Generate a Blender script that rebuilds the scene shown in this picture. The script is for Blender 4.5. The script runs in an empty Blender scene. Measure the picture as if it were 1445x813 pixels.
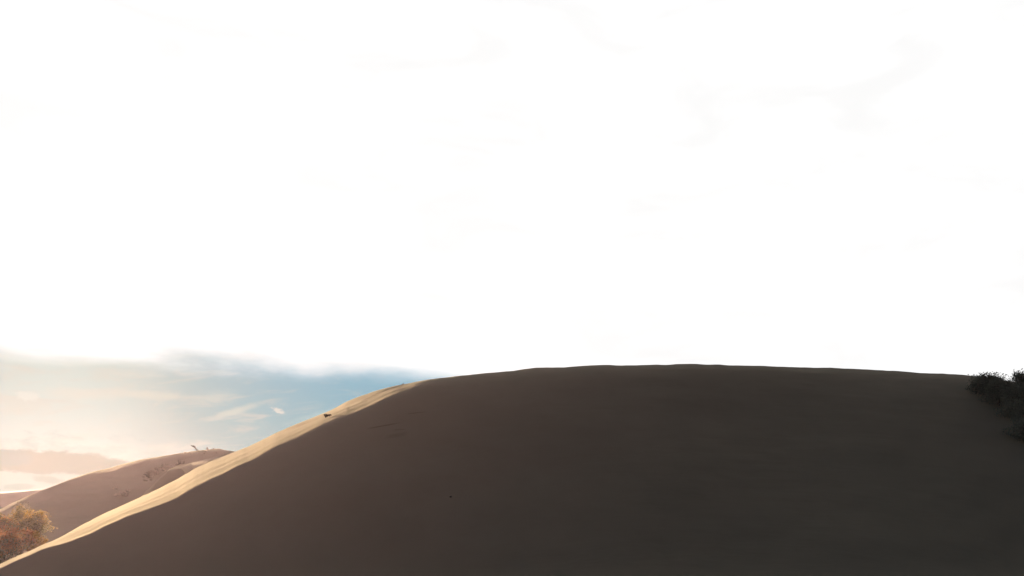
import bpy, math, random
import numpy as np
from mathutils import Vector, Matrix

# ------------------------------------------------------------------ camera, sky, sun, exposure
C = bpy.context.scene.collection
S = bpy.context.scene
F = 1134.0                       # focal length in photo pixels (photo 1445 wide)
HZ = 705.0                       # row of the horizon in the photo
cam_d = bpy.data.cameras.new('camera')
cam_d.sensor_width = 36; cam_d.lens = 36*F/1445
cam_d.shift_y = (HZ-406.5)/1445
cam_d.clip_start = 0.1; cam_d.clip_end = 6000
cam = bpy.data.objects.new('camera', cam_d); C.objects.link(cam)
cam.location = (0, 0, 0); cam.rotation_euler = (math.radians(90), 0, 0)
S.camera = cam
S.render.resolution_x = 1024; S.render.resolution_y = 576

SUN_AZ = -29.5                   # degrees right of the camera's forward axis
SUN_EL = 6.0
az, el = math.radians(SUN_AZ), math.radians(SUN_EL)
SD = Vector((math.sin(az)*math.cos(el), math.cos(az)*math.cos(el), math.sin(el)))
sun_d = bpy.data.lights.new('sun', 'SUN'); sun_d.energy = 5.0; sun_d.angle = math.radians(0.5)
sun_d.color = (1.0, 0.80, 0.56)
sun = bpy.data.objects.new('sun', sun_d); C.objects.link(sun)
sun.rotation_euler = SD.to_track_quat('Z', 'Y').to_euler(); sun.location = (0, 0, 60)

S.view_settings.view_transform = 'Standard'; S.view_settings.look = 'None'
S.view_settings.gamma = 1; S.view_settings.use_curve_mapping = False
S.view_settings.exposure = 2.0
S.cycles.volume_bounces = 0
S.cycles.max_bounces = 6

def dirdeg(u, v):
    """compass direction (azimuth, elevation in degrees) of something seen in the photo"""
    k = (u-722)/F; t = (HZ-v)/F
    return math.degrees(math.atan(k)), math.degrees(math.atan(t/math.hypot(1, k)))

class NT:
    def __init__(s, tree): s.t = tree; s.n = tree.nodes; s.l = tree.links
    def new(s, kind, **kw):
        nd = s.n.new(kind)
        for k, v in kw.items(): setattr(nd, k, v)
        return nd
    def put(s, sock, v):
        if isinstance(v, (int, float)):
            sock.default_value = v
        elif isinstance(v, tuple):
            sock.default_value = v if len(sock.default_value) == len(v) else v + (1,)
        else: s.l.new(v, sock)
    def m(s, op, a, b=0.0, c=0.0, clamp=False):
        nd = s.new('ShaderNodeMath', operation=op, use_clamp=clamp)
        for i, v in enumerate((a, b, c)): s.put(nd.inputs[i], v)
        return nd.outputs[0]
    def ss(s, x, a, b):
        nd = s.new('ShaderNodeMapRange', interpolation_type='SMOOTHSTEP')
        s.put(nd.inputs[0], x); s.put(nd.inputs[1], a); s.put(nd.inputs[2], b)
        return nd.outputs[0]
    def mix(s, f, a, b, mode='MIX'):
        nd = s.new('ShaderNodeMix', data_type='RGBA', blend_type=mode)
        s.put(nd.inputs[0], f); s.put(nd.inputs[6], a); s.put(nd.inputs[7], b)
        return nd.outputs[2]
    def noise(s, vec, scale, detail=4, rough=0.5, dist=0.0):
        nd = s.new('ShaderNodeTexNoise')
        s.put(nd.inputs['Vector'], vec); nd.inputs['Scale'].default_value = scale
        nd.inputs['Detail'].default_value = detail; nd.inputs['Roughness'].default_value = rough
        nd.inputs['Distortion'].default_value = dist
        return nd.outputs[0]
    def xyz(s, x, y, z=0.0):
        nd = s.new('ShaderNodeCombineXYZ')
        for i, v in enumerate((x, y, z)): s.put(nd.inputs[i], v)
        return nd.outputs[0]

HAZE_D, HAZE_G, HAZE_C, HAZE_TOP = .000165, .665, (1.0, .74, .80), 9.8
def air(ang, elv, path=None):
    """light the sunlit haze adds in a direction (linear, after exposure)"""
    if path is None: path = min(180.0, HAZE_TOP/math.tan(math.radians(max(elv, 1.5))))
    g = HAZE_G; c = math.cos(math.radians(ang))
    ph = (1-g*g)/(4*math.pi*(1+g*g-2*g*c)**1.5)
    k = 5.0*ph*HAZE_D*path*4.0
    return [k*a*b for a, b in zip(sun_d.color, HAZE_C)]
def build_world():
    w = bpy.data.worlds.new('World'); S.world = w; w.use_nodes = True
    N = NT(w.node_tree); N.n.clear()
    out = N.new('ShaderNodeOutputWorld'); bg = N.new('ShaderNodeBackground')
    bg.inputs[1].default_value = 0.05
    N.l.new(bg.outputs[0], out.inputs[0])
    sky = N.new('ShaderNodeTexSky', sky_type='NISHITA'); sky.sun_disc = False
    sky.sun_elevation = el; sky.sun_rotation = az
    sky.dust_density = 1.0; sky.ozone_density = 1.6; sky.air_density = 1.0
    tc = N.new('ShaderNodeTexCoord')
    sep = N.new('ShaderNodeSeparateXYZ'); N.l.new(tc.outputs['Generated'], sep.inputs[0])
    x, y, z = sep.outputs
    AZ = N.m('MULTIPLY', N.m('ARCTAN2', x, y), 57.2958)
    EL = N.m('MULTIPLY', N.m('ARCSINE', z), 57.2958)
    dt = N.new('ShaderNodeVectorMath', operation='DOT_PRODUCT')
    N.l.new(tc.outputs['Generated'], dt.inputs[0]); dt.inputs[1].default_value = SD
    ANG = N.m('MULTIPLY', N.m('ARCCOSINE', N.m('MINIMUM', dt.outputs['Value'], 0.99999)), 57.2958)
    W = 5.0                                    # linear 1/4 at exposure 2, over background strength 0.05
    def col(r, g, b, uv=None):
        """sky colour that, seen through the haze at uv, gives the sRGB value r g b"""
        lin = [((q/255+.055)/1.055)**2.4 for q in (r, g, b)]
        if uv:
            a_, e_ = map(math.radians, dirdeg(*uv))
            d_ = Vector((math.sin(a_)*math.cos(e_), math.cos(a_)*math.cos(e_), math.sin(e_)))
            hz = air(math.degrees(d_.angle(SD)), math.degrees(e_))
            lin = [max(.04, q-h) for q, h in zip(lin, hz)]
        return tuple(q*W for q in lin)
    # clear air: Nishita sky, held down so that its brightness suits the exposure
    c = N.mix(1.0, sky.outputs[0], SKYMUL, 'MULTIPLY')
    # pale lower sky away from the sun
    low = N.m('MULTIPLY', N.ss(EL, 40.0, 12.0), N.ss(ANG, 110.0, 55.0))
    c = N.mix(low, c, N.mix(N.ss(EL, 0.5, 9.5), col(205, 208, 200, (360, 640)), col(160, 190, 206, (480, 545))))
    # aureole of the hidden sun in the thin cloud
    g = N.m('POWER', 2.718, N.m('MULTIPLY', N.m('POWER', N.m('DIVIDE', ANG, 11.0), 2.2), -1.0))
    c = N.mix(N.m('MULTIPLY', g, 0.97), c, col(226, 216, 202, (250, 580)))
    g2 = N.m('POWER', 2.718, N.m('MULTIPLY', N.m('POWER', N.m('DIVIDE', ANG, 5.8), 2.6), -1.0))
    c = N.mix(g2, c, col(258, 246, 232, (140, 605)))
    # wispy streaks
    v1 = N.xyz(N.m('MULTIPLY', AZ, .30), N.m('MULTIPLY', N.m('ADD', EL, N.m('MULTIPLY', AZ, -.10)), 1.3), 1.7)
    s1 = N.noise(v1, 1.0, 6, .55, .6)
    c = N.mix(N.m('MULTIPLY', N.m('MULTIPLY', N.ss(s1, .48, .72), .55), N.ss(ANG, 26.0, 8.0)), c, col(246, 228, 210, (230, 570)))
    # distorted coordinates for cloud outlines
    nx = N.noise(N.xyz(N.m('MULTIPLY', AZ, .9), N.m('MULTIPLY', EL, 1.8), 4.0), 1.0, 6, .6)
    ny = N.noise(N.xyz(N.m('MULTIPLY', AZ, .7), N.m('MULTIPLY', EL, 1.6), 9.0), 1.0, 6, .62)
    nx2 = N.noise(N.xyz(N.m('MULTIPLY', AZ, 2.6), N.m('MULTIPLY', EL, 5.0), 1.0), 1.0, 5, .6)
    ny2 = N.noise(N.xyz(N.m('MULTIPLY', AZ, 2.3), N.m('MULTIPLY', EL, 4.6), 6.0), 1.0, 5, .6)
    def cloud(c, u, v, wu, hv, rgb, amt, soft=.5, wob=1.0, tilt=0.0):
        nx_, ny_ = (nx2, ny2) if wu < 25 else (nx, ny)
        a0, e0 = dirdeg(u, v)
        ra = abs(dirdeg(u+wu, v)[0]-dirdeg(u-wu, v)[0])/2; re = abs(dirdeg(u, v-hv)[1]-dirdeg(u, v+hv)[1])/2
        dx = N.m('SUBTRACT', AZ, a0)
        dy = N.m('SUBTRACT', N.m('SUBTRACT', EL, e0), N.m('MULTIPLY', dx, tilt))
        dx = N.m('ADD', N.m('DIVIDE', dx, ra), N.m('MULTIPLY', N.m('SUBTRACT', nx_, .5), 2.2*wob))
        dy = N.m('ADD', N.m('DIVIDE', dy, re), N.m('MULTIPLY', N.m('SUBTRACT', ny_, .5), 2.6*wob))
        r = N.m('SQRT', N.m('ADD', N.m('MULTIPLY', dx, dx), N.m('MULTIPLY', dy, dy)))
        return N.mix(N.m('MULTIPLY', N.ss(r, 1.0+soft, 1.0-soft), amt), c, col(*rgb, (u, v)))
    # bright sky low towards the sun, then the grey-tan bank and its small clouds
    c = cloud(c, 60, 672, 230, 42, (254, 238, 220), .9, .5)
    c = cloud(c, 70, 653, 150, 16, (238, 213, 192), .95, .16, .5, -.04)
    c = cloud(c, 8, 646, 36, 13, (232, 214, 198), .8, .25, .6)
    c = cloud(c, 68, 677, 22, 5.0, (240, 220, 200), .8, .3, .45, -.12)
    c = cloud(c, 26, 687, 22, 4.2, (238, 222, 204), .8, .3, .35, .03)
    c = cloud(c, -120, 660, 90, 18, (230, 212, 195), .8, .3, .8)
    # single small bright clouds
    c = cloud(c, 38, 559, 15, 6.5, (253, 240, 226), .95, .3, .75)
    c = cloud(c, 392, 580, 8, 2.6, (246, 232, 218), .9, .7, 2.0, -.3)
    c = cloud(c, 330, 581, 30, 4.5, (234, 226, 212), .75, .8, .5, .35)
    c = cloud(c, 305, 560, 26, 8, (224, 220, 210), .5, .9, .6, .1)
    c = cloud(c, 190, 556, 60, 6, (247, 231, 214), .7, .7, .7)
    c = cloud(c, 110, 556, 40, 8, (251, 235, 218), .7, .6, .7)
    c = cloud(c, 455, 584, 40, 4, (200, 212, 208), .6, .9, .6, .3)
    # high bright cloud sheet above the sunward horizon
    ed = N.noise(N.xyz(N.m('MULTIPLY', AZ, .10), N.m('MULTIPLY', EL, .35), 2.0), 1.0, 5, .55, .3)
    e2 = N.m('ADD', EL, N.m('MULTIPLY', N.m('SUBTRACT', ed, .5), 3.4))
    e2 = N.m('ADD', e2, N.m('MULTIPLY', N.ss(AZ, -8.0, 8.0), 3.5))
    veil = N.m('MULTIPLY', N.ss(e2, 7.8, 10.2), N.m('MULTIPLY', N.ss(EL, 47.0, 34.0), N.ss(N.m('ABSOLUTE', N.m('ADD', AZ, 0.0)), 60.0, 42.0)))
    tx = N.noise(N.xyz(N.m('MULTIPLY', AZ, .11), N.m('MULTIPLY', EL, .30), 7.0), 1.0, 6, .55, .8)
    c = N.mix(veil, c, N.mix(N.ss(tx, .30, .62), (.97*W, .968*W, .965*W), (1.05*W, 1.05*W, 1.05*W)))
    N.l.new(c, bg.inputs[0])
SKYMUL = (.15, .14, .158, 1)
build_world()

# ------------------------------------------------------------------ helpers
def tag(o, label=None, cat=None, group=None, kind=None):
    if label: o['label'] = label
    if cat: o['category'] = cat
    if group: o['group'] = group
    if kind: o['kind'] = kind
    return o

def mesh_obj(name, verts, faces, mat, parent=None, smooth=False):
    me = bpy.data.meshes.new(name)
    me.from_pydata([tuple(v) for v in verts], [], [tuple(f) for f in faces]); me.update()
    if smooth: me.polygons.foreach_set('use_smooth', [True]*len(me.polygons))
    if mat: me.materials.append(mat)
    o = bpy.data.objects.new(name, me); C.objects.link(o); o.parent = parent
    return o

def grid_obj(name, X, Y, Z, mat, uv=None, kind='structure'):
    n, m = X.shape
    co = np.stack([X, Y, Z], -1).reshape(-1, 3).astype(np.float32)
    i = np.arange(n*m).reshape(n, m)
    q = np.stack([i[:-1, :-1], i[1:, :-1], i[1:, 1:], i[:-1, 1:]], -1).reshape(-1, 4)
    me = bpy.data.meshes.new(name)
    me.vertices.add(len(co)); me.vertices.foreach_set('co', co.ravel())
    me.loops.add(q.size); me.loops.foreach_set('vertex_index', q.ravel().astype(np.int32))
    me.polygons.add(len(q)); me.polygons.foreach_set('loop_start', (np.arange(len(q))*4).astype(np.int32))
    me.polygons.foreach_set('use_smooth', np.ones(len(q), bool))
    if uv is not None:
        L = me.uv_layers.new(name='flow')
        L.data.foreach_set('uv', uv.reshape(-1, 2)[q.ravel()].astype(np.float32).ravel())
    me.update(calc_edges=True); me.validate()
    me.materials.append(mat)
    o = bpy.data.objects.new(name, me); C.objects.link(o)
    if kind: o['kind'] = kind
    return o

rng = np.random.RandomState(5)
def vnoise(x, y, seed=0):
    """smooth value noise, numpy"""
    def h(i, j):
        r = np.sin(i*127.1+j*311.7+seed*74.7)*43758.5453
        return r-np.floor(r)
    xi, yi = np.floor(x), np.floor(y); fx, fy = x-xi, y-yi
    fx = fx*fx*(3-2*fx); fy = fy*fy*(3-2*fy)
    return (h(xi, yi)*(1-fx)+h(xi+1, yi)*fx)*(1-fy)+(h(xi, yi+1)*(1-fx)+h(xi+1, yi+1)*fx)*fy-.5
def fbm(x, y, o=4, seed=0):
    s = 0; a = 1
    for k in range(o): s = s+a*vnoise(x*2**k, y*2**k, seed+k); a *= .5
    return s
def smooth_interp(pts, u, sig):
    px, py = np.array(pts, float).T
    uu = np.arange(px[0]-60, px[-1]+60, 1.0)
    e = np.interp(uu, px, py)
    lo = uu < px[0]; hi = uu > px[-1]
    e[lo] = py[0]+(uu[lo]-px[0])*(py[1]-py[0])/(px[1]-px[0]); e[hi] = py[-1]+(uu[hi]-px[-1])*(py[-1]-py[-2])/(px[-1]-px[-2])
    k = np.exp(-.5*(np.arange(-4*int(sig+1), 4*int(sig+1)+1)/sig)**2); k /= k.sum()
    e2 = np.convolve(np.pad(e, len(k)//2, mode='edge'), k, 'valid')
    return np.interp(u, uu, e2)

GZ = -3.0
def softplus(x, k): return np.logaddexp(0, x/k)*k

# ------------------------------------------------------------------ materials
def sand_mat(name, base, streak=True, dark=None):
    m = bpy.data.materials.new(name); m.use_nodes = True
    N = NT(m.node_tree); b = N.n['Principled BSDF']
    g = N.new('ShaderNodeNewGeometry').outputs['Position']
    n1 = N.noise(g, .12, 4, .55); n2 = N.noise(g, 1.3, 5, .6); n3 = N.noise(g, 45, 3, .6)
    c = N.mix(N.ss(n1, .3, .7), tuple(v*.90 for v in base), tuple(v*1.08 for v in base))
    c = N.mix(N.m('MULTIPLY', N.ss(n2, .45, .75), .25), c, tuple(v*.78 for v in base))
    c = N.mix(N.m('MULTIPLY', N.ss(n3, .4, .7), .22), c, tuple(v*.70 for v in base))
    h = N.m('MULTIPLY', n3, .012)
    if streak:
        uvn = N.new('ShaderNodeUVMap', uv_map='flow').outputs[0]
        sp = N.new('ShaderNodeSeparateXYZ'); N.l.new(uvn, sp.inputs[0])
        sv = N.xyz(N.m('MULTIPLY', sp.outputs[0], .10), N.m('MULTIPLY', sp.outputs[1], .7), 0.0)
        st = N.noise(sv, 1.0, 5, .6)
        c = N.mix(N.m('MULTIPLY', N.ss(st, .45, .70), N.m('MULTIPLY_ADD', N.ss(sp.outputs[1], -1.0, 1.5), .34, .05)), c, tuple(v*.62 for v in base))
        h = N.m('ADD', h, N.m('MULTIPLY', st, .07))
        # wind ripples across the slope
        rp = N.noise(N.xyz(N.m('MULTIPLY', sp.outputs[0], .5), N.m('MULTIPLY', sp.outputs[1], 7.0), 3.0), 1.0, 3, .5)
        h = N.m('ADD', h, N.m('MULTIPLY', rp, .006))
        if dark:
            # shade of slump cracks painted dark into the sand colour, plus damp blotches (x, z, half length, half width, slope)
            sg = N.new('ShaderNodeSeparateXYZ'); N.l.new(g, sg.inputs[0])
            for (x0, z0, L, Wd, sl, am) in dark:
                dx = N.m('SUBTRACT', sg.outputs[0], x0)
                dz = N.m('SUBTRACT', N.m('SUBTRACT', sg.outputs[2], z0), N.m('MULTIPLY', dx, sl))
                dz = N.m('ADD', dz, N.m('MULTIPLY', N.m('SUBTRACT', n2, .5), .10))
                f = N.m('MULTIPLY', N.ss(N.m('ABSOLUTE', dx), L, L*.35), N.ss(N.m('ABSOLUTE', dz), Wd, Wd*.2))
                c = N.mix(N.m('MULTIPLY', f, am), c, tuple(v*.30 for v in base))
    bp = N.new('ShaderNodeBump'); bp.inputs['Strength'].default_value = .6; bp.inputs['Distance'].default_value = 1.0
    N.l.new(h, bp.inputs['Height']); N.l.new(bp.outputs[0], b.inputs['Normal'])
    N.put(b.inputs['Base Color'], c); b.inputs['Roughness'].default_value = .85
    b.inputs['Specular IOR Level'].default_value = 0
    gl = N.new('ShaderNodeBsdfAnisotropic'); N.put(gl.inputs['Color'], (1.0, .86, .66)); gl.inputs['Roughness'].default_value = .9
    N.l.new(bp.outputs[0], gl.inputs['Normal'])
    mx = N.new('ShaderNodeMixShader'); mx.inputs[0].default_value = GLINT
    N.l.new(b.outputs[0], mx.inputs[1]); N.l.new(gl.outputs[0], mx.inputs[2])
    N.l.new(mx.outputs[0], N.n['Material Output'].inputs[0])
    return m

def plain_mat(name, base, rough=.8, var=.3, scale=8.0, transl=0.0):
    m = bpy.data.materials.new(name); m.use_nodes = True
    N = NT(m.node_tree); b = N.n['Principled BSDF']
    g = N.new('ShaderNodeNewGeometry').outputs['Position']
    n = N.noise(g, scale, 4, .6)
    c = N.mix(N.ss(n, .3, .7), tuple(v*(1-var) for v in base), tuple(min(1, v*(1+var)) for v in base))
    N.put(b.inputs['Base Color'], c); b.inputs['Roughness'].default_value = rough
    b.inputs['Specular IOR Level'].default_value = .2
    if transl:
        t = N.new('ShaderNodeBsdfTranslucent'); N.put(t.inputs[0], c)
        mx = N.new('ShaderNodeMixShader'); mx.inputs[0].default_value = transl
        N.l.new(b.outputs[0], mx.inputs[1]); N.l.new(t.outputs[0], mx.inputs[2])
        N.l.new(mx.outputs[0], N.n['Material Output'].inputs[0])
    return m

GLINT = .25                      # share of bright grains that flash against the light
SAND = (.32, .245, .187)

# ------------------------------------------------------------------ dunes
def dune(name, sil, brink, us, foot, slope, apron, w_pts, p, mat, back=.25, near=8.0, far=90.0, sig=6,
         nface=160, nsh=90, nback=60, rough=.05, streakA=.016, soft=((0, .04), (1, .04)), seed=1, ledge=False):
    u = np.asarray(us, float); k = (u-722)/F
    tC = (HZ-smooth_interp(sil, u, sig))/F
    tB = (HZ-smooth_interp(brink, u, sig))/F
    if ledge:
        irr = fbm(u/70.0, u*0, 4, 51)*2.6*np.clip((u-600)/150, 0, 1)+fbm(u/14.0, u*0, 3, 52)*.5
        tC = tC+irr/F; tB = tB+irr/F
    tB = np.minimum(tB, tC-.0006)
    footu = np.interp(u, *np.array(foot, float).T)
    face = lambda Y: GZ+slope*softplus(Y-footu, apron)
    # brink depth: where the line of sight meets the slip face
    lo = np.full_like(u, .5)*footu; hi = footu+200.0
    for _ in range(60):
        mid = (lo+hi)/2; above = face(mid) > tB*mid
        hi = np.where(above, mid, hi); lo = np.where(above, lo, mid)
    YB = (lo+hi)/2
    w = np.interp(u, *np.array(w_pts, float).T)
    YC = YB+w
    dB = (tC-tB)*YB
    cols = []; uvs = []
    a = np.linspace(0, 1, nface, endpoint=False)**.9
    Ys = [footu-near+(YB-(footu-near))*t for t in a]
    Ys += [YB+w*t for t in np.linspace(0, 1, nsh, endpoint=False)]
    Ys += [YC+far*t for t in np.linspace(0, 1, nback)**1.6]
    kk = np.interp(u, *np.array(soft, float).T)
    rows = []
    for Y in Ys:
        q = np.maximum(YC-Y, 0)/w; d = np.maximum(Y-YC, 0)
        sh_ = tC*Y-dB*q**p-back*(np.sqrt(d*d+6.0**2)-6.0)
        f_ = face(Y)
        rows.append((Y, sh_-kk*np.logaddexp(0, (sh_-f_)/kk), Y-YB))
    Y = np.array([r[0] for r in rows]); Z = np.array([r[1] for r in rows]); T = np.array([r[2] for r in rows])
    # soften the brink a little
    Zs = Z.copy()
    X = k[None, :]*Y
    A = np.cumsum(np.r_[0, np.hypot(np.diff(YB*k), np.diff(YB))])[None, :]+0*Y
    fade = np.clip((Z-GZ)/1.5, 0, 1)
    up = np.clip(T/2.0, 0, 1)
    wl = 1-up
    Z = Z+fade*(rough*fbm(X*.16, Y*.22, 4, seed)*(.35+.65*wl))
    tt = T/np.maximum(w, 1)*9
    wob = .8*fbm(A*.12, T*0, 2, seed+9)
    Z = Z+fade*up*streakA*(vnoise(tt*.62+wob, A*.04, seed+3)*3.4+vnoise(tt*1.7+wob*2, A*.08, seed+4)*1.3+vnoise(tt*4.3+wob*3, A*.12, seed+5)*.35)
    if ledge:        # wind-cut lips running along the crest, dark on the side away from the sun
        for (ua, ub, fa, fb, hgt) in ((385, 492, .86, .20, .085), (318, 395, .50, .30, .03), (205, 300, .62, .38, .018), (500, 575, .45, .75, .035)):
            U = u[None, :]+0*T
            g_ = np.clip((U-ua)/(ub-ua), 0, 1); win = np.sin(math.pi*np.clip(g_, 0, 1))**.5*((U > ua) & (U < ub))
            Tl = (fa+(fb-fa)*g_)*w+.35*vnoise(A*.35, T*0, seed+31)
            q = T-Tl
            Z = Z+hgt*win*(.6+.8*(vnoise(A*.5, T*0, seed+41)+.5))/(1+np.exp(np.clip(-q/.11, -50, 50)))*np.exp(-np.maximum(q, 0)/1.6)
    # drop the hidden ends under the ground
    Z[0] -= .25
    o = grid_obj(name, X, Y, Z, mat, uv=np.stack([A, T], -1))
    return o, dict(X=X, Y=Y, Z=Z, YB=YB, YC=YC, k=k, u=u, nf=nface, ns=nsh)

sil_near = [(-160, 880), (-60, 824), (22, 786), (50, 773.5), (83, 758.6), (116, 740), (149.5, 724), (183, 709), (216, 694), (249, 677),
            (272, 663.5), (299, 651), (332, 638), (360, 626), (383, 614), (416.5, 599), (450, 586), (466, 580), (483, 570), (499.5, 562.5),
            (526, 553), (549, 546.6), (576, 541), (620, 533.5), (680, 527), (760, 520), (850, 516), (950, 514.5), (1100, 517),
            (1250, 523), (1360, 530), (1450, 542), (1600, 580), (1800, 650)]
brk_near = [(-160, 890), (-60, 832), (22, 791), (36.5, 785), (60, 775), (100, 762.5), (129.5, 751), (146, 741.6), (160, 736), (179, 726.7), (206, 717.7),
            (232.5, 707.7), (249, 701), (266, 690), (286, 680), (315.6, 666), (332, 657), (360, 645), (383, 631), (416, 618), (450, 601),
            (476, 591.5), (499, 585), (523, 573), (549, 559), (582, 546), (600, 541), (650, 533), (760, 523), (850, 518.5), (950, 517), (1100, 519.5),
            (1250, 525.5), (1360, 532.5), (1450, 545), (1600, 583), (1800, 653)]
def ray_face(u, v, foot=25.0, sl=.577):
    t = (HZ-v)/F; Y = (sl*foot-GZ)/(sl-t); return ((u-722)/F*Y, Y, t*Y)
cr = []
for (u0, v0, u1, v1, wd, am) in ((520, 605, 563, 597, .05, .9), (574, 584.5, 600, 581.5, .04, .7), (545, 617, 575, 612, .16, .35), (555, 607, 572, 606, .05, .45)):
    a_, b_ = ray_face(u0, v0), ray_face(u1, v1)
    L = abs(b_[0]-a_[0])/2
    cr.append(((a_[0]+b_[0])/2, (a_[2]+b_[2])/2, L*1.3, wd, (b_[2]-a_[2])/(b_[0]-a_[0]), am))
m_sand = sand_mat('near_sand', SAND, True, cr)
m_far = sand_mat('far_sand', SAND, True)
us = np.r_[np.arange(-160, 640, 1.6), np.arange(640, 1800, 3.0)]
nd, ND = dune('sand_dune', sil_near, brk_near, us, [(-200, 25), (1500, 25), (1900, 27)], .577, .6,
     [(-160, 4), (22, 6), (130, 11), (330, 17), (460, 17), (560, 14), (700, 8), (1800, 8)], 1.5, m_sand, sig=5, rough=.16, streakA=.026, ledge=True, soft=((-160, .02), (250, .03), (340, .10), (420, .16), (600, .3), (800, .3)), nface=220, nsh=140)
nd['label'] = 'large near sand dune with a sunlit crest and dark shaded face'

sil_far = [(-200, 760), (-60, 738), (0, 719), (55, 693.4), (80, 684.5), (100, 676), (133, 665.5), (156, 661), (175, 655), (199, 648.5), (225, 644.5), (246, 641), (264, 638.5), (280, 636.5),
           (300, 634), (310, 633), (314, 634.8), (333, 637.5), (380, 643), (500, 655), (700, 680), (900, 715)]
brk_far = [(a, b+1.6) for a, b in sil_far]
brk_far[6:8] = [(137, 667), (150, 667)]
fd, FD = dune('far_dune', sil_far, brk_far, np.arange(-200, 800, 2.5), [(-200, 84), (0, 80), (900, 86)], .5, 7.0,
     [(-200, 12), (900, 12)], 1.5, m_far, sig=2.0, rough=.5, near=40, nface=160, nsh=30, nback=40, streakA=.03, seed=20, back=.2)
fd['label'] = 'distant shaded sand dune behind the near crest'

sil_mid = [(150, 760), (200, 700), (225, 675), (238, 662.5), (253, 657.8), (270, 653), (285, 649), (300, 645.5), (325, 640), (345, 634), (420, 622), (520, 618), (700, 660)]
brk_mid = [(150, 760.1), (200, 700.1), (225, 675.2), (238, 662.8), (246, 660.5), (256, 661), (263, 670), (275, 684), (300, 695), (345, 700), (420, 705), (520, 705), (700, 710)]
md, MD = dune('sand_spur', sil_mid, brk_mid, np.arange(150, 700, 2.0), [(150, 52), (700, 52)], .5, 2.0,
     [(150, .3), (225, .4), (240, 3), (256, 12), (270, 26), (300, 36), (700, 36)], 1.4, m_far, sig=2.0, rough=.2, near=6, nface=60, nsh=60, nback=40, streakA=.02, seed=33, back=.3, far=30)
md['label'] = 'lit spur of sand between the two dunes'

# distant hills
def hill(name, sil, Y0, depth, mat, label):
    u = np.arange(-900, 2400, 8.0); k = (u-722)/F
    t = (HZ-smooth_interp(sil, u, 8))/F
    r = np.linspace(-1, 1, 25)[:, None]
    Y = Y0+r*depth
    X = k[None, :]*Y0+0*Y
    prof = np.clip(1-np.abs(r)**1.5, 0, 1)
    Z = GZ-1+(t[None, :]*Y0-GZ+1)*prof+fbm(X*.06, Y*.06, 4, 3)*1.0*prof*(np.abs(r) > .03)
    o = grid_obj(name, X, Y+0*X, Z, mat); o['label'] = label
    return o
m_hill = plain_mat('hill_woodland', (.07, .065, .04), .9, .4, .05)
hill('far_hill', [(-900, 700), (-300, 688), (-100, 699), (0, 695), (15, 693), (55, 692.2), (110, 694), (300, 698), (900, 690), (1500, 680), (2400, 690)], 150.0, 24.0, m_hill,
     'low distant hill on the horizon at the far left')

# ground
def ground_mat():
    m = bpy.data.materials.new('ground_sand_and_heath'); m.use_nodes = True
    N = NT(m.node_tree); b = N.n['Principled BSDF']
    g = N.new('ShaderNodeNewGeometry').outputs['Position']
    sp = N.new('ShaderNodeSeparateXYZ'); N.l.new(g, sp.inputs[0])
    far = N.ss(sp.outputs[1], 27.0, 34.0)
    n = N.noise(g, .35, 5, .6); n2 = N.noise(g, 30, 3, .6)
    veg = N.mix(N.ss(n, .35, .65), (.10, .075, .045), (.20, .14, .09))
    c = N.mix(far, SAND, veg)
    c = N.mix(N.m('MULTIPLY', n2, .4), c, (.12, .085, .06))
    bp = N.new('ShaderNodeBump'); bp.inputs['Strength'].default_value = .5
    N.l.new(N.m('MULTIPLY', n2, .04), bp.inputs['Height']); N.l.new(bp.outputs[0], b.inputs['Normal'])
    N.put(b.inputs['Base Color'], c); b.inputs['Roughness'].default_value = 1
    b.inputs['Specular IOR Level'].default_value = 0
    return m
gx = np.r_[-2600, -1200, -500, np.linspace(-200, 200, 81), 500, 1200, 2600]
gy = np.r_[-400, -100, np.linspace(-40, 200, 61), 400, 900, 1800, 4000]
GX, GY = np.meshgrid(gx, gy)
grid_obj('ground', GX, GY, GZ+0*GX, ground_mat())['label'] = 'sandy heath ground below the dunes'

# ------------------------------------------------------------------ plants
def tube(V, Fc, pts, r0, r1, n=6):
    b0 = len(V)
    P = [Vector(p) for p in pts]
    for i, p in enumerate(P):
        d = (P[min(i+1, len(P)-1)]-P[max(i-1, 0)]).normalized()
        a = d.orthogonal().normalized(); b = d.cross(a)
        r = r0+(r1-r0)*i/(len(P)-1)
        for j in range(n):
            t = 2*math.pi*j/n; V.append(p+a*math.cos(t)*r+b*math.sin(t)*r)
    for i in range(len(P)-1):
        for j in range(n):
            Fc.append((b0+i*n+j, b0+i*n+(j+1) % n, b0+(i+1)*n+(j+1) % n, b0+(i+1)*n+j))
    Fc.append(tuple(b0+j for j in reversed(range(n)))); Fc.append(tuple(b0+(len(P)-1)*n+j for j in range(n)))

def leaf(V, Fc, p, s, R):
    d = Vector((R.gauss(0, 1), R.gauss(0, 1), R.gauss(0, 1))).normalized()
    a = d.orthogonal().normalized(); b = d.cross(a)
    i = len(V)
    V += [p-a*s, p-b*s*.45, p+a*s, p+b*s*.45]
    Fc.append((i, i+1, i+2, i+3))

m_bark = plain_mat('bark', (.10, .075, .055), .9, .3, 20)
m_leafA = plain_mat('ochre_leaves', (.40, .24, .05), .6, .35, 3.0, .5)
m_leafB = plain_mat('olive_leaves', (.16, .13, .06), .6, .4, 3.0, .45)
m_leafC = plain_mat('rust_leaves', (.38, .15, .05), .6, .35, 3.0, .5)
m_dark = plain_mat('dark_foliage', (.24, .23, .18), .9, .3, 1.0, .0)
m_grass = plain_mat('dry_grass', (.27, .205, .14), .9, .3, 5.0, .0)
m_wood = plain_mat('weathered_wood', (.03, .022, .018), .9, .3, 20)

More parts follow.
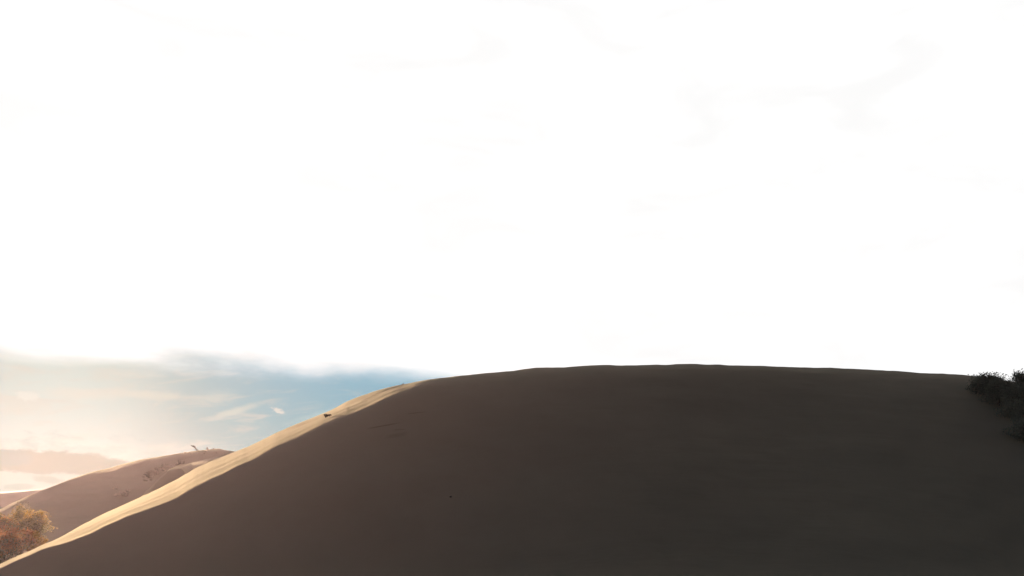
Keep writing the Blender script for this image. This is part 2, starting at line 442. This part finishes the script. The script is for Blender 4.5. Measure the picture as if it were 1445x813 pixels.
def tree(name, loc, height, width, nlimb, nleaf, ls, mats, seed, stems=1, low=.25, flat=.0):
    R = random.Random(seed)
    root = bpy.data.objects.new(name, None); C.objects.link(root); root.location = loc
    V, Fc = [], []; tips = []
    for s_ in range(stems):
        ang = R.uniform(0, 6.28); lean = (0.12 if stems == 1 else .32)*width
        base = Vector((0.05*math.cos(ang), .05*math.sin(ang), -.15))
        top = Vector((lean*math.cos(ang)*R.uniform(.5, 1), lean*math.sin(ang)*R.uniform(.5, 1), height*R.uniform(.72, .86)))
        pts = [base.lerp(top, i/7)+Vector((R.gauss(0, .03), R.gauss(0, .03), 0))*height*.3*(i > 0) for i in range(8)]
        r = height*.022/(stems**.4)
        tube(V, Fc, pts, r, r*.25)
        for l in range(nlimb):
            f = R.uniform(low, .98); i0 = min(6, int(f*7)); p0 = pts[i0].lerp(pts[i0+1], f*7-i0)
            a = R.uniform(0, 6.28); ln = width*.5*R.uniform(.45, 1.0)*(1.15-.75*f)
            d = Vector((math.cos(a), math.sin(a), R.uniform(.25, .9)))
            q = [p0]
            for j in range(4):
                d = (d+Vector((R.gauss(0, .18), R.gauss(0, .18), R.gauss(.05, .12)))).normalized()
                q.append(q[-1]+d*ln/4)
            tube(V, Fc, q, r*.38, r*.08, 5)
            tips += [q[2], q[3], q[4], q[4]]
    mesh_obj('trunk', V, Fc, m_bark, root, True)
    LV, LF = [], []
    for i in range(nleaf):
        c = R.choice(tips); s = width*.05
        p = c+Vector((R.gauss(0, s), R.gauss(0, s), R.gauss(0, s*.8)))
        if p.z < .05: continue
        leaf(LV, LF, p, ls*R.uniform(.6, 1.3), R)
    me = mesh_obj('crown', LV, LF, mats[0], root)
    for mm in mats[1:]: me.data.materials.append(mm)
    mi = []
    for i, f in enumerate(LF):
        p = LV[f[0]]
        q = math.sin(p.x*2.1+seed)+math.sin(p.z*2.7+seed*2)+math.sin(p.y*1.9)+R.gauss(0, .8)
        mi.append(0 if q > .2 or len(mats) == 1 else (1 if q > -2.2 or len(mats) < 3 else 2))
    me.data.polygons.foreach_set('material_index', mi)
    return root

def at(u, v, Y): return ((u-722)/F*Y, Y, (HZ-v)/F*Y)
def gp(u, Y): return ((u-722)/F*Y, Y, GZ)
t = tree('autumn_tree', gp(38, 50), 2.65, 2.9, 16, 8500, .055, [m_leafA, m_leafB], 4, stems=3, low=.1)
tag(t, 'yellow and olive autumn tree rising behind the low left end of the sunlit crest', 'tree')
t = tree('autumn_tree', gp(-4, 49), 2.25, 3.0, 16, 8000, .055, [m_leafC, m_leafB, m_leafA], 9, stems=3, low=.1)
tag(t, 'orange and rust autumn tree at the left edge of the photo', 'tree')
for i, (u, Y, h, wd, mt, lb) in enumerate((
        (27, 43, 1.5, 1.9, [m_leafC, m_leafB], 'rust-brown undergrowth bush between the two autumn trees, nearest the crest'),
        (8, 40, 1.25, 1.9, [m_leafB, m_leafC], 'low olive bush at the foot of the orange tree'),
        (52, 46, 1.3, 1.7, [m_leafB, m_leafA], 'small olive bush right of the yellow tree, its lower half hidden by the crest'),
        (-14, 42, 1.5, 2.4, [m_leafC, m_leafB], 'rusty bush in front of the orange tree at the left edge'),
        )):
    b = tree('bush', gp(u, Y), h, wd, 18, 4200, .05, mt, 40+i, stems=4, low=.05); tag(b, lb, 'bush')

def surf(D, u, frac_v=None, v=None):
    """height of a dune where the sight line u,v meets it"""
    j = int(np.argmin(abs(D['u']-u)))
    vv = HZ-F*D['Z'][:, j]/D['Y'][:, j]
    n = D['nf']+D['ns']
    i = int(np.argmin(abs(vv[:n]-v)))
    return Vector((D['X'][i, j], D['Y'][i, j], D['Z'][i, j]))

# grass and scrub on the far dune
def tuft_mesh(seed, n=60, h=.7, r=.35, tuftmat=None):
    R = random.Random(seed); V, Fc = [], []
    for i in range(n):
        a = R.uniform(0, 6.28); rr = r*math.sqrt(R.random()); b = Vector((rr*math.cos(a), rr*math.sin(a), -.04))
        o = Vector((math.cos(a), math.sin(a), 0))*R.uniform(.1, .5)*h; hh = h*R.uniform(.5, 1.1)
        s = Vector((-math.sin(a), math.cos(a), 0))*.022
        m_ = b+o*.35+Vector((0, 0, hh*.6)); e = b+o+Vector((0, 0, hh))
        k = len(V); V += [b-s, b+s, m_+s*.7, m_-s*.7, e]
        Fc += [(k, k+1, k+2, k+3), (k+3, k+2, k+4)]
    me = bpy.data.meshes.new('grass_tuft'); me.from_pydata([tuple(v) for v in V], [], Fc); me.materials.append(m_grass)
    return me
tm = [tuft_mesh(i, 90, .55+.15*i, .5) for i in range(3)]
R = random.Random(11)
spots = []
for i in range(34):
    f = R.random()
    u = 203+f*48+R.gauss(0, 2); v = 674-f*19+R.gauss(0, 3.0)
    spots.append((u, v, 0))
for i in range(7): spots.append((R.uniform(158, 180), R.uniform(688, 701), 1))
for i in range(9): spots.append((R.uniform(256, 312), R.uniform(636.5, 641), 2))
LB = ['brown tuft of scrub in the sparse patch halfway up the far dune', 'small tuft in the lower left clump on the far dune face', 'low dark tuft just under the top of the far dune']
GR = ['scrub tufts on the far dune face', 'lower tufts on the far dune', 'tufts near the far dune top']
for u, v, k in spots:
    p = surf(FD, u, v=v)
    o = bpy.data.objects.new('scrub_tuft', R.choice(tm)); C.objects.link(o)
    o.location = p; o.rotation_euler = (0, 0, R.uniform(0, 6.28)); s = R.uniform(.3, .8)*(.5 if k == 2 else 1); o.scale = (s, s, s*.9)
    tag(o, LB[k], 'grass tuft', GR[k])

# leaning dead snags on the far crest
def snag(u0, v0, u1, v1, Y, r, label, fork=True):
    b = Vector(at(u0, v0, Y)); e = Vector(at(u1, v1, Y)); L = e-b
    V, Fc = [], []
    pts = [Vector((0, 0, 0))-L*.25]+[L*f+Vector((random.Random(int(u0*7+i)).gauss(0, .02), 0, 0)) for i, f in enumerate((0, .3, .6, .85, 1))]
    tube(V, Fc, pts, r*.7, r*.9)
    if fork:
        tube(V, Fc, [L*.7, L*.85+Vector((.09, .1, .05)), L*.95+Vector((.2, .2, .06))], r*.5, r*.2)
        tube(V, Fc, [L*.9, L*1.02+Vector((-.1, -.1, -.02)), L*1.1+Vector((-.2, -.1, .03))], r*.6, r*.25)
    o = mesh_obj('dead_snag', V, Fc, m_wood, None, True); o.location = b
    tag(o, label, 'dead branch', 'dead branches on the far crest')
yc = lambda u: float(np.interp(u, FD['u'], FD['YC']))
snag(280.5, 637.5, 272, 629.5, yc(280), .16, 'tallest leaning dead branch standing on the far dune crest')
snag(293.5, 635.5, 291, 631.8, yc(293), .15, 'short leaning dead stump in the middle of the three on the far crest', False)
snag(299.5, 635, 301.5, 632.6, yc(300), .16, 'smallest dead stub, nearest the top of the far dune', False)

# driftwood lying on the near crest
p = surf(ND, 463, v=589.5)
V, Fc = [], []
RR = random.Random(3)
for i in range(7):
    a = RR.uniform(-.5, .5); L = RR.uniform(.12, .26); d = Vector((math.cos(a), math.sin(a)*.5, math.sin(a)*.5+.25))
    c = Vector((RR.uniform(-.16, .16), RR.uniform(-.1, .1), RR.uniform(.0, .10)))
    tube(V, Fc, [c-d*L*.5, c+Vector((0, 0, RR.uniform(-.02, .04))), c+d*L*.5], .05, .022, 7)
o = mesh_obj('driftwood', V, Fc, m_wood, None, True); o.location = p+Vector((0, 0, .03))
tag(o, 'dark gnarled driftwood clump lying on the sunlit crest', 'driftwood')
p = surf(ND, 568, v=543)
V, Fc = [], []
tube(V, Fc, [(-.10, 0, -.02), (0, 0, .05), (.08, .02, .10)], .03, .015); tube(V, Fc, [(0, 0, .04), (.07, .05, .03)], .025, .012)
o = mesh_obj('twig', V, Fc, m_wood, None, True); o.location = p
tag(o, 'tiny dark twig sticking up from the near crest close to its top', 'twig')
# pebble on the shaded face
import bmesh
bm = bmesh.new(); bmesh.ops.create_icosphere(bm, subdivisions=2, radius=.045)
for v in bm.verts: v.co *= 1+.25*math.sin(v.co.x*60+v.co.y*45); v.co.z *= .6
me = bpy.data.meshes.new('pebble'); bm.to_mesh(me); bm.free(); me.materials.append(m_wood)
o = bpy.data.objects.new('pebble', me); C.objects.link(o); o.location = surf(ND, 635, v=702)+Vector((0, 0, .02))
tag(o, 'single dark pebble on the smooth shaded dune face', 'pebble')

# dark shrubs on the dune's right shoulder
sh = [(1385, 556, 30.0, 1.05, 1.7, 'dark shrub at the left end of the thicket on the right shoulder of the dune'),
      (1412, 572, 30.0, 1.35, 2.0, 'second dark shrub from the left in the thicket on the right shoulder'),
      (1440, 594, 29.5, 1.7, 2.2, 'dark shrub beside the right edge, just above the lowest shrub of the thicket'),
      (1452, 622, 28.5, 1.3, 2.0, 'lowest and outermost dark shrub of the thicket, cut by the right edge of the photo'),
      (1445, 566, 32.0, 1.6, 2.4, 'tall dark shrub behind the others at the right edge')]
for i, (u, v, Y, h, wd, lb) in enumerate(sh):
    p = surf(ND, u, v=v)
    b = tree('dark_shrub', p-Vector((0, 0, .1)), h, wd, 20, 8000, .045, [m_dark], 70+i, stems=5, low=.02)
    tag(b, lb, 'shrub', 'dark shrubs on the right shoulder')

# ------------------------------------------------------------------ haze
def haze():
    x0, x1, y0, y1, z0, z1 = -420, 460, -45, 180, GZ-1.6, HAZE_TOP
    V = [(x, y, z) for z in (z0, z1) for (x, y) in ((x0, y0), (x1, y0), (x1, y1), (x0, y1))]
    Fc = [(3, 2, 1, 0), (4, 5, 6, 7), (0, 1, 5, 4), (1, 2, 6, 5), (2, 3, 7, 6), (3, 0, 4, 7)]
    m = bpy.data.materials.new('haze_air'); m.use_nodes = True; N = NT(m.node_tree); N.n.clear()
    out = N.new('ShaderNodeOutputMaterial'); vol = N.new('ShaderNodeVolumePrincipled')
    vol.inputs['Color'].default_value = HAZE_C + (1,); vol.inputs['Density'].default_value = HAZE_D
    vol.inputs['Anisotropy'].default_value = HAZE_G
    N.l.new(vol.outputs[0], out.inputs['Volume'])
    o = mesh_obj('haze', V, Fc, m); o['kind'] = 'stuff'; o['label'] = 'thin warm haze in the air'
haze()
